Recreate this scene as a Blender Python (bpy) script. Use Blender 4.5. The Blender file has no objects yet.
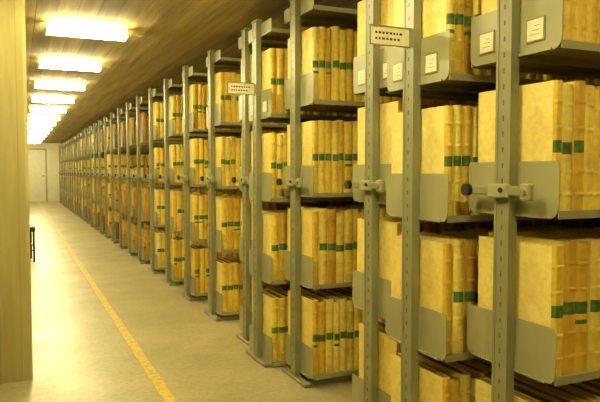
import bpy, math, random
from math import sin, cos, pi, radians, atan
random.seed(7)
EYE=1.19; F=620.0
scene=bpy.context.scene
scene.view_settings.view_transform='Standard'
scene.view_settings.look='None'
scene.view_settings.exposure=0.0

# ---------------------------------------------------------------- materials
def mat(name):
    m=bpy.data.materials.new(name); m.use_nodes=True
    nt=m.node_tree; b=nt.nodes['Principled BSDF']
    return m,nt,b
def N(nt,t,**kw):
    n=nt.nodes.new(t)
    for k,v in kw.items():
        if k in n.inputs: n.inputs[k].default_value=v
        else: setattr(n,k,v)
    return n
def ramp(nt,fac,stops):
    r=nt.nodes.new('ShaderNodeValToRGB')
    els=r.color_ramp.elements
    while len(els)<len(stops): els.new(0.5)
    for e,(p,c) in zip(els,stops):
        e.position=p; e.color=(*c,1)
    nt.links.new(fac,r.inputs[0]); return r
def mix(nt,mode,fac,a,b):
    m=nt.nodes.new('ShaderNodeMix'); m.data_type='RGBA'; m.blend_type=mode
    if isinstance(fac,(int,float)): m.inputs[0].default_value=fac
    else: nt.links.new(fac,m.inputs[0])
    for i,v in ((6,a),(7,b)):
        if isinstance(v,tuple): m.inputs[i].default_value=(*v,1)
        else: nt.links.new(v,m.inputs[i])
    return m.outputs[2]
def noise(nt,scale,detail=4,stretch=None,rough=.55):
    tc=nt.nodes.new('ShaderNodeTexCoord'); mp=nt.nodes.new('ShaderNodeMapping')
    if stretch: mp.inputs['Scale'].default_value=stretch
    nt.links.new(tc.outputs['Object'],mp.inputs[0])
    n=N(nt,'ShaderNodeTexNoise',Scale=scale,Detail=detail,Roughness=rough)
    nt.links.new(mp.outputs[0],n.inputs['Vector']); return n.outputs['Fac']
def bump(nt,b,h,s,d=.01):
    bn=N(nt,'ShaderNodeBump',Strength=s,Distance=d)
    nt.links.new(h,bn.inputs['Height']); nt.links.new(bn.outputs[0],b.inputs['Normal'])

def book_mat(name,stops,stain,stainamt):
    m,nt,b=mat(name)
    at=nt.nodes.new('ShaderNodeAttribute'); at.attribute_name='tint'
    base=ramp(nt,at.outputs['Fac'],stops).outputs[0]
    n=noise(nt,8,6)
    f=ramp(nt,n,[(.46,(0,0,0)),(.72,(1,1,1))]).outputs[0]
    mm=N(nt,'ShaderNodeMath',operation='MULTIPLY'); nt.links.new(f,mm.inputs[0]); mm.inputs[1].default_value=stainamt
    c=mix(nt,'MIX',mm.outputs[0],base,stain)
    n2=noise(nt,60,4)
    c=mix(nt,'MULTIPLY',.3,c,ramp(nt,n2,[(.3,(.6,.55,.45)),(.6,(1,1,1))]).outputs[0])
    nt.links.new(c,b.inputs['Base Color']); b.inputs['Roughness'].default_value=.55
    bump(nt,b,n2,.25,.003); return m
M_spine=book_mat('vellum_spine',[(0,(.62,.36,.03)),(.25,(.84,.56,.045)),(.7,(.94,.70,.08)),(1,(.97,.82,.17))],(.50,.25,.02),.5)
M_cover=book_mat('vellum_cover',[(0,(.88,.66,.13)),(1,(.98,.85,.27))],(.70,.43,.07),.45)
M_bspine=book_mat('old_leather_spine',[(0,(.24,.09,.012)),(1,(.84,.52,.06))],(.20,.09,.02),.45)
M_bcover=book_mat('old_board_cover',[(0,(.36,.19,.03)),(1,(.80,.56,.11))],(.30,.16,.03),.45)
def simple(name,c,r=.5,metal=0,ns=None,amt=.25,st=None):
    m,nt,b=mat(name)
    b.inputs['Roughness'].default_value=r; b.inputs['Metallic'].default_value=metal
    if ns:
        n=noise(nt,ns,5,st)
        cc=mix(nt,'MULTIPLY',amt,c,ramp(nt,n,[(.35,(.35,.35,.33)),(.65,(1,1,1))]).outputs[0])
        nt.links.new(cc,b.inputs['Base Color'])
    else: b.inputs['Base Color'].default_value=(*c,1)
    return m
M_green=simple('green_label',(.11,.23,.04),.6,0,40,.8)
M_page=simple('page_block',(.42,.27,.07),.9,0,90,.6,(1,1,.05))
M_frame=simple('grey_green_enamel',(.265,.26,.125),.40,0,7,.3)
M_plate=simple('grey_plate_enamel',(.36,.345,.17),.42,0,5,.22)
M_slot=simple('punched_slot',(.07,.07,.03),.6,0,20,.2)
M_dark=simple('slot_black',(.012,.012,.010),.5,0,20,.3)
M_card=simple('paper_card',(.85,.80,.50),.8,0,30,.15)
M_ink=simple('ink',(.05,.04,.03),.8,0,30,.2)
M_wood=simple('door_paint',(.56,.50,.30),.5,0,6,.3)
M_white=simple('fixture_white',(.85,.83,.62),.4,0,10,.1)

def concrete(name,lo,hi,axis,bw,rough=.85,bs=.5,bd=.5,gapd=(.25,.22,.15)):
    m,nt,b=mat(name)
    tc=nt.nodes.new('ShaderNodeTexCoord'); sp=nt.nodes.new('ShaderNodeSeparateXYZ')
    nt.links.new(tc.outputs['Object'],sp.inputs[0])
    d=N(nt,'ShaderNodeMath',operation='DIVIDE'); nt.links.new(sp.outputs[axis],d.inputs[0]); d.inputs[1].default_value=bw
    fl=N(nt,'ShaderNodeMath',operation='FLOOR'); nt.links.new(d.outputs[0],fl.inputs[0])
    fr=N(nt,'ShaderNodeMath',operation='FRACT'); nt.links.new(d.outputs[0],fr.inputs[0])
    wn=N(nt,'ShaderNodeTexWhiteNoise',noise_dimensions='1D'); nt.links.new(fl.outputs[0],wn.inputs['W'])
    st={'X':(1,.06,1),'Y':(.06,1,1),'Z':(.5,.5,1)}[axis]
    if name.startswith('pillar'): st=(1,1,.10)
    n=noise(nt,14,6,st)
    base=ramp(nt,n,[(.3,lo),(.7,hi)]).outputs[0]
    c=mix(nt,'MULTIPLY',.6,base,ramp(nt,wn.outputs['Value'],[(0,(bd,bd*.95,bd*.85)),(1,(1,1,1))]).outputs[0])
    gap=ramp(nt,fr.outputs[0],[(0,gapd),(.05,(1,1,1))]).outputs[0]
    c=mix(nt,'MULTIPLY',.8,c,gap)
    nt.links.new(c,b.inputs['Base Color']); b.inputs['Roughness'].default_value=rough
    h=mix(nt,'MULTIPLY',1.0,ramp(nt,n,[(.2,(0,0,0)),(.8,(1,1,1))]).outputs[0],gap)
    bump(nt,b,h,bs,.01); return m
M_ceil=concrete('ceiling_board_concrete',(.34,.25,.07),(.58,.45,.155),'X',.13,bd=.4)
M_pillar=concrete('pillar_board_concrete',(.38,.325,.11),(.50,.44,.17),'X',.11,bd=.85,gapd=(.6,.57,.5),bs=.3)
M_wall=concrete('wall_board_concrete',(.50,.43,.20),(.65,.58,.30),'Z',.2)
M_endw=simple('end_wall_plaster',(.90,.86,.62),.8,0,3,.12)
m,nt,b=mat('floor_polished_concrete'); M_floor=m
n=noise(nt,1.6,8,None,.65); c=ramp(nt,n,[(.3,(.35,.30,.15)),(.7,(.49,.42,.215))]).outputs[0]
n2=noise(nt,35,5); c=mix(nt,'MULTIPLY',.4,c,ramp(nt,n2,[(.35,(.6,.58,.5)),(.6,(1,1,1))]).outputs[0])
nt.links.new(c,b.inputs['Base Color'])
nt.links.new(ramp(nt,n,[(.3,(.48,.48,.48)),(.7,(.34,.34,.34))]).outputs[0],b.inputs['Roughness'])
bump(nt,b,n2,.08,.002)
m,nt,b=mat('yellow_floor_paint'); M_line=m
n=noise(nt,25,6); c=ramp(nt,n,[(.38,(.42,.36,.12)),(.52,(.70,.47,.015))]).outputs[0]
nt.links.new(c,b.inputs['Base Color']); b.inputs['Roughness'].default_value=.5
m,nt,b=mat('fluorescent_tube'); M_tube=m
b.inputs['Base Color'].default_value=(1,1,.9,1)
b.inputs['Emission Color'].default_value=(1,.88,.46,1); b.inputs['Emission Strength'].default_value=120

# ---------------------------------------------------------------- mesh builder
class MB:
    def __init__(s): s.v=[]; s.f=[]; s.m=[]; s.t=[]; s.mats=[]; s.tint=.5
    def mi(s,mt):
        if mt not in s.mats: s.mats.append(mt)
        return s.mats.index(mt)
    def add(s,vs,fs,mt):
        o=len(s.v); s.v+=vs; s.t+=[s.tint]*len(vs); k=s.mi(mt)
        for f in fs: s.f.append([i+o for i in f]); s.m.append(k)
    def box(s,x0,x1,y0,y1,z0,z1,mt,bev=0):
        if bev:
            b=bev; vs=[]
            X=(x0,x1);Y=(y0,y1);Z=(z0,z1); idx={}
            for i in (0,1):
                for j in (0,1):
                    for k in (0,1):
                        sx,sy,sz=(1-2*i)*b,(1-2*j)*b,(1-2*k)*b
                        idx[i,j,k]=len(vs)
                        vs+= [(X[i],Y[j]+sy,Z[k]+sz),(X[i]+sx,Y[j],Z[k]+sz),(X[i]+sx,Y[j]+sy,Z[k])]
            g=lambda i,j,k,a: idx[i,j,k]+a
            fs=[]
            for i in (0,1):
                q=[g(i,0,0,0),g(i,1,0,0),g(i,1,1,0),g(i,0,1,0)]; fs.append(q if i else q[::-1])
                q=[g(0,i,0,1),g(0,i,1,1),g(1,i,1,1),g(1,i,0,1)]; fs.append(q if i else q[::-1])
                q=[g(0,0,i,2),g(1,0,i,2),g(1,1,i,2),g(0,1,i,2)]; fs.append(q if i else q[::-1])
            for i in (0,1):
                for j in (0,1):
                    q=[g(i,j,0,0),g(i,j,0,1),g(i,j,1,1),g(i,j,1,0)]; fs.append(q if (i^j) else q[::-1])
                    q=[g(i,0,j,0),g(i,0,j,2),g(i,1,j,2),g(i,1,j,0)]; fs.append(q[::-1] if (i^j) else q)
                    q=[g(0,i,j,1),g(0,i,j,2),g(1,i,j,2),g(1,i,j,1)]; fs.append(q if (i^j) else q[::-1])
            for c in idx.values(): fs.append([c,c+1,c+2])
            s.add(vs,fs,mt); return
        s.add([(x0,y0,z0),(x1,y0,z0),(x1,y1,z0),(x0,y1,z0),(x0,y0,z1),(x1,y0,z1),(x1,y1,z1),(x0,y1,z1)],
              [[3,2,1,0],[4,5,6,7],[0,1,5,4],[1,2,6,5],[2,3,7,6],[3,0,4,7]],mt)
    def prism(s,pts,axis,a0,a1,mt):
        n=len(pts)
        def P(p,a):
            return {'x':(a,p[0],p[1]),'y':(p[0],a,p[1]),'z':(p[0],p[1],a)}[axis]
        vs=[P(p,a0) for p in pts]+[P(p,a1) for p in pts]
        fs=[list(range(n))[::-1],list(range(n,2*n))]+[[i,(i+1)%n,n+(i+1)%n,n+i] for i in range(n)]
        s.add(vs,fs,mt)
    def cyl(s,c,r,axis,a0,a1,mt,n=16):
        s.prism([(c[0]+r*cos(2*pi*i/n),c[1]+r*sin(2*pi*i/n)) for i in range(n)],axis,a0,a1,mt)
    def mesh(s,name):
        me=bpy.data.meshes.new(name); me.from_pydata(s.v,[],s.f)
        for mt in s.mats: me.materials.append(mt)
        me.polygons.foreach_set('material_index',s.m)
        a=me.attributes.new('tint','FLOAT','POINT'); a.data.foreach_set('value',s.t)
        import bmesh
        bm=bmesh.new(); bm.from_mesh(me); bmesh.ops.recalc_face_normals(bm,faces=bm.faces); bm.to_mesh(me); bm.free()
        me.update(); return me
def obj(name,me,loc=(0,0,0),rot=0,parent=None):
    o=bpy.data.objects.new(name,me); o.location=loc; o.rotation_euler[2]=rot
    scene.collection.objects.link(o)
    if parent: o.parent=parent
    return o

# ---------------------------------------------------------------- room
SX=1.445
CE=EYE+1.08
YE=26.0; XR=4.75; XL=-2.2; YB=-3.0
def shell(name,b,mt):
    mb=MB(); mb.box(*b,mt); return obj(name,mb.mesh(name))
shell('floor',(XL-.1,XR+.1,YB-.1,YE+.1,-.1,0),M_floor)
shell('ceiling',(XL-.1,XR+.1,YB-.1,YE+.1,CE,CE+.1),M_ceil)
shell('wall_back',(XL-.1,XR+.1,YE,YE+.1,0,CE),M_endw)
shell('wall_front',(XL-.1,XR+.1,YB-.1,YB,0,CE),M_wall)
shell('wall_left',(XL-.1,XL,YB,YE,0,CE),M_wall)
shell('wall_right',(XR,XR+.1,YB,YE,0,CE),M_wall)
mb=MB(); mb.box(.665,.725,2.9,YE-.5,.0005,.0025,M_line); obj('yellow_floor_line',mb.mesh('yellow_floor_line'))
def pillar(y):
    mb=MB(); x0,x1,y0,y1=-.46,.056,y,y+.42; c=.018
    mb.prism([(x0+c,y0),(x1-c,y0),(x1,y0+c),(x1,y1-c),(x1-c,y1),(x0+c,y1),(x0,y1-c),(x0,y0+c)],'z',0,CE,M_pillar)
    obj('concrete_pillar',mb.mesh('concrete_pillar'))
for y in (3.8,9.5,15.2,20.9): pillar(y)
mb=MB()
for a in ((.25,.31,0,2.06),(.98,1.04,0,2.06)): mb.box(a[0],a[1],YE-.05,YE-.001,a[2],a[3],M_wood,.006)
mb.box(.25,1.04,YE-.05,YE-.001,2.0,2.06,M_wood)
mb.box(.31,.98,YE-.035,YE-.002,.005,2.0,M_white)
for z0,z1 in ((.15,.9),(1.05,1.85)): mb.box(.39,.90,YE-.042,YE-.035,z0,z1,M_white,.003)
mb.cyl((.9,1.0),.025,'y',YE-.1,YE-.035,M_dark)
obj('door_1',mb.mesh('door_1'))

# ---------------------------------------------------------------- lamps
def lamp_mesh():
    mb=MB(); W=.29
    mb.prism([(-.03,0),(.03,0),(.045,-.035),(.045,-.045),(-.045,-.045),(-.045,-.035)],'x',-W,W,M_white)
    for sx in (-1,1):
        a,b_=sorted((sx*W,sx*(W-.012)))
        mb.box(a,b_,-.085,.085,-.082,-.043,M_white,.003)
    for y in (-.065,0,.065):
        mb.cyl((y,-.066),.013,'x',-W+.012,W-.012,M_tube,12)
    return mb.mesh('fluorescent_ceiling_lamp')
LM=lamp_mesh()
for i in range(-3,13):
    obj('fluorescent_ceiling_lamp',LM,(.49,4.9+1.62*i,CE))
for i in range(0,8):
    obj('fluorescent_ceiling_lamp',LM,(3.0,1.1+3.32*i,CE))

# ---------------------------------------------------------------- shelving
LV=[2.07,1.57,1.07,.57,.07]
BAY=1.0; NB=3; HD=.2
def frame_mesh(dz=0,clip=True,cards=False):
    mb=MB()
    top=2.14+dz
    for b in range(NB+1):
        x=b*(BAY+.035)
        w=.033
        mb.box(x-.034,x-.030,-w,w,0,top,M_frame)
        mb.box(x-.030,x-.002,-w,-w+.004,0,top,M_frame)
        mb.box(x-.030,x-.002,w-.004,w,0,top,M_frame)
        mb.box(x-.036,x-.034,-w,-w+.010,0,top,M_frame)
        mb.box(x-.036,x-.034,w-.010,w,0,top,M_frame)
        if b<1:
            z=.10
            while z<top-.05:
                mb.box(x-.0346,x-.034,-.003,.003,z,z+.016,M_slot); z+=.05
        mb.box(x-.040,x,-HD+.03,HD-.03,0,.022,M_frame,.004)
        mb.box(x-.038,x-.001,-.05,.05,top,top+.012,M_frame,.003)
        for k,z in enumerate(LV):
            z+=dz
            h=.150 if k else .06
            r=.035; pts=[]
            zb=z-.022
            for (cy,cz,a0) in ((-HD+r,zb+r,pi),(HD-r,zb+r,1.5*pi)):
                for i in range(6):
                    a=a0+i*(pi/2)/5; pts.append((cy+r*cos(a),cz+r*sin(a)))
            r2=.012
            for (cy,cz,a0) in ((HD-r2,z+h-r2,0),(-HD+r2,z+h-r2,.5*pi)):
                for i in range(4):
                    a=a0+i*(pi/2)/3; pts.append((cy+r2*cos(a),cz+r2*sin(a)))
            mb.prism(pts,'x',x-.002,x+.001,M_plate)
            mb.box(x-.010,x-.002,-HD+r,-w-.002,zb,zb+.006,M_plate)
            mb.box(x-.010,x-.002,w+.002,HD-r,zb,zb+.006,M_plate)
            if b==0 and k==1 and cards:
                for yc in (-.10,.115):
                    mb.box(x-.006,x-.0022,yc-.037,yc+.037,z+.012,z+.085,M_frame,.001)
                    mb.box(x-.0072,x-.006,yc-.032,yc+.032,z+.018,z+.08,M_card)
                    for q in range(3): mb.box(x-.0076,x-.0072,yc-.018,yc+.018-.008*q,z+.034+q*.013,z+.036+q*.013,M_frame)
        if b==0 and clip:
            zc=1.13+dz
            mb.box(x-.052,x-.037,-.135,.155,zc-.018,zc+.012,M_frame,.004)
            mb.box(x-.058,x-.036,-.045,.045,zc-.026,zc+.020,M_plate,.005)
            mb.box(x-.060,x-.036,-.140,-.100,zc-.030,zc+.022,M_plate,.005)
            mb.cyl((.140,zc-.003),.020,'x',x-.070,x-.052,M_dark)
            mb.cyl((-.02,zc),.008,'x',x-.064,x-.058,M_dark,8)
            mb.cyl((-.12,zc-.005),.009,'x',x-.068,x-.060,M_frame,10)
    for b in range(NB):
        x0=b*(BAY+.035)+.001; x1=x0+BAY-.003
        for k,z in enumerate(LV):
            z+=dz
            mb.box(x0,x1,-HD+.003,HD-.003,z-.006,z-.001,M_plate)
            mb.box(x0,x1,-HD+.001,-HD+.005,z-.022,z+.002,M_plate)
            mb.box(x0,x1,HD-.005,HD-.001,z-.022,z+.002,M_plate)
            mb.box(x0,x1,-.01,.01,z-.03,z-.006,M_frame)
        mb.box(x0,x1,HD-.06,HD-.045,0,.03,M_frame); mb.box(x0,x1,-HD+.045,-HD+.06,0,.03,M_frame)
    return mb.mesh('archive_shelving_rack')

def book(mb,x0,w,h,d,yf,z0,sp,cv,label):
    mb.tint=random.random()
    bt=.0032
    g=.0006
    ys=yf+.014
    mb.box(x0+g,x0+bt,ys-.002,yf+d,z0,z0+h,cv); mb.box(x0+w-bt,x0+w-g,ys-.002,yf+d,z0,z0+h,cv)
    mb.box(x0+bt,x0+w-bt,ys,yf+d-.006,z0+.004,z0+h-.006,M_page)
    seg=5; bul=min(.015,w*.32)
    rings=[(0,0)]
    for fr in (.13,.31,.64,.84):
        zc=h*fr
        rings+=[(zc-.007,0),(zc-.003,.0028),(zc+.003,.0028),(zc+.007,0)]
    lz0,lz1=h*.45,h*.545
    rings+=[(lz0,0),(lz1,0),(h*.37,0),(h*.405,0),(h,0)]; rings.sort()
    vs=[];fs=[];ml=[]
    for zz,o in rings:
        for i in range(seg+1):
            u=i/seg
            cx=x0+g+(w-2*g)*u
            yy=ys-(bul*math.sqrt(max(0,1-(2*u-1)**2)))-o*(1 if 0<i<seg else .3)
            vs.append((cx,yy,z0+zz))
    n=seg+1
    for r in range(len(rings)-1):
        zm=(rings[r][0]+rings[r+1][0])/2
        k=0
        if lz0<zm<lz1 and label: k=1
        elif h*.37<zm<h*.405 and label==2: k=1
        for i in range(seg):
            fs.append([r*n+i,r*n+i+1,(r+1)*n+i+1,(r+1)*n+i]); ml.append(k)
    o=len(mb.v); mb.v+=vs; mb.t+=[mb.tint]*len(vs)
    a,bm_=mb.mi(sp),mb.mi(M_green)
    for f,k in zip(fs,ml): mb.f.append([q+o for q in f]); mb.m.append(bm_ if k else a)
    e=(len(rings)-1)*n
    mb.f.append([o+i for i in range(n)][::-1]); mb.m.append(a)
    mb.f.append([o+e+i for i in range(n)]); mb.m.append(a)

def books_mesh(seed,sp,cv,fill=1.0,lab=.92,hr=(.385,.41)):
    random.seed(seed); mb=MB()
    for b in range(NB):
        for k in range(1,5):
            x=b*(BAY+.035)+.006; end=x+BAY-.016
            if random.random()>fill: continue
            hb=random.uniform(*hr); db=random.uniform(.335,.355)
            lim=end if random.random()<.75 else end-random.uniform(.05,.25)
            while True:
                w=random.uniform(.034,.056)
                if fill<1: w=random.uniform(.025,.06)
                if x+w>lim: break
                h=hb+random.uniform(-.008,.008)
                if random.random()<.08: h-=.02
                if fill<1: h=random.uniform(.26,.40)
                if fill<1 and random.random()<.1: x+=w; continue
                l=random.random()
                book(mb,x,w,h,db+random.uniform(-.006,.004),-.182+random.uniform(-.004,.008),LV[k]-.0008,
                     sp,cv,(2 if l<.12 else 1) if l<lab else 0)
                x+=w+random.uniform(0,.0015)
    return mb.mesh('bound_ledgers')

FR=frame_mesh(); FRC=frame_mesh(cards=True); FRB=frame_mesh(dz=-.04,clip=False,cards=True)
BK=[books_mesh(s,M_spine,M_cover) for s in (11,22,33,44)]
BKs=books_mesh(55,M_bspine,M_bcover,.55,.2)
BKb=[books_mesh(s,M_bspine,M_bcover,.9,.5,(.36,.40)) for s in (66,)]
N0=1.54; SP=.83
for n in range(-2,29):
    y=N0+SP*n
    obj('archive_shelving_rack',FRC if n<2 else FR,(SX+.001,y,0))
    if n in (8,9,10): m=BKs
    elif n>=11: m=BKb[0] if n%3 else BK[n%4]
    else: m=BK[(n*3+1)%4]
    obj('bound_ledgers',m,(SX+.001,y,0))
for n in (1,3):
    y=N0+SP*n-.405
    obj('archive_shelving_rack',FRB,(SX-.07,y,0))
    obj('bound_ledgers',BK[(n+2)%4],(SX-.07,y,-.04))

def sign(y,z):
    mb=MB(); x1=SX-.070-.037; x0=x1-.175
    mb.box(x0,x1,y-.0015,y+.0015,z-.034,z+.034,M_card)
    for a in (z+.032,z-.036): mb.box(x0,x1,y-.004,y+.003,a,a+.004,M_frame)
    for a in (x0,x1-.004): mb.box(a,a+.004,y-.004,y+.003,z-.036,z+.036,M_frame)
    for r in range(2):
        xx=x0+.025
        while xx<x1-.04:
            w=random.uniform(.007,.012)
            mb.box(xx,xx+w,y-.0022,y-.0015,z+.006-r*.021,z+.014-r*.021,M_ink); xx+=w+.006
    mb.box(x1,x1+.0005,y-.012,y+.012,z-.03,z+.03,M_frame)
    obj('aisle_sign',mb.mesh('aisle_sign'))
random.seed(3)
sign(1.955,EYE+.493); sign(3.62,EYE+.503)

mb=MB()
for x in (-.2,.2):
    for y in (-.2,.2):
        mb.cyl((x,y),.013,'z',0,.43 if y<0 else .82,M_dark,10)
mb.box(-.22,.22,-.22,.22,.40,.465,M_dark,.01)
mb.box(-.21,.21,.19,.215,.58,.82,M_dark,.01)
for y in (-.2,.2): mb.box(-.2,.2,y-.008,y+.008,.2,.216,M_dark)
for x in (-.2,.2): mb.box(x-.008,x+.008,-.2,.2,.15,.166,M_dark)
obj('metal_chair',mb.mesh('metal_chair'),(-.04,8.95,0),radians(94))

# ---------------------------------------------------------------- world, camera
w=bpy.data.worlds.new('World'); scene.world=w; w.use_nodes=True
w.node_tree.nodes['Background'].inputs[0].default_value=(.9,.85,.55,1)
w.node_tree.nodes['Background'].inputs[1].default_value=.3
cam=bpy.data.cameras.new('camera'); co=bpy.data.objects.new('camera',cam); scene.collection.objects.link(co)
cam.sensor_width=36; cam.lens=F/600*36; cam.clip_start=.02
co.location=(0,0,EYE)
co.rotation_euler=(radians(90)-atan(30/F),0,-atan(282/F))
scene.camera=co
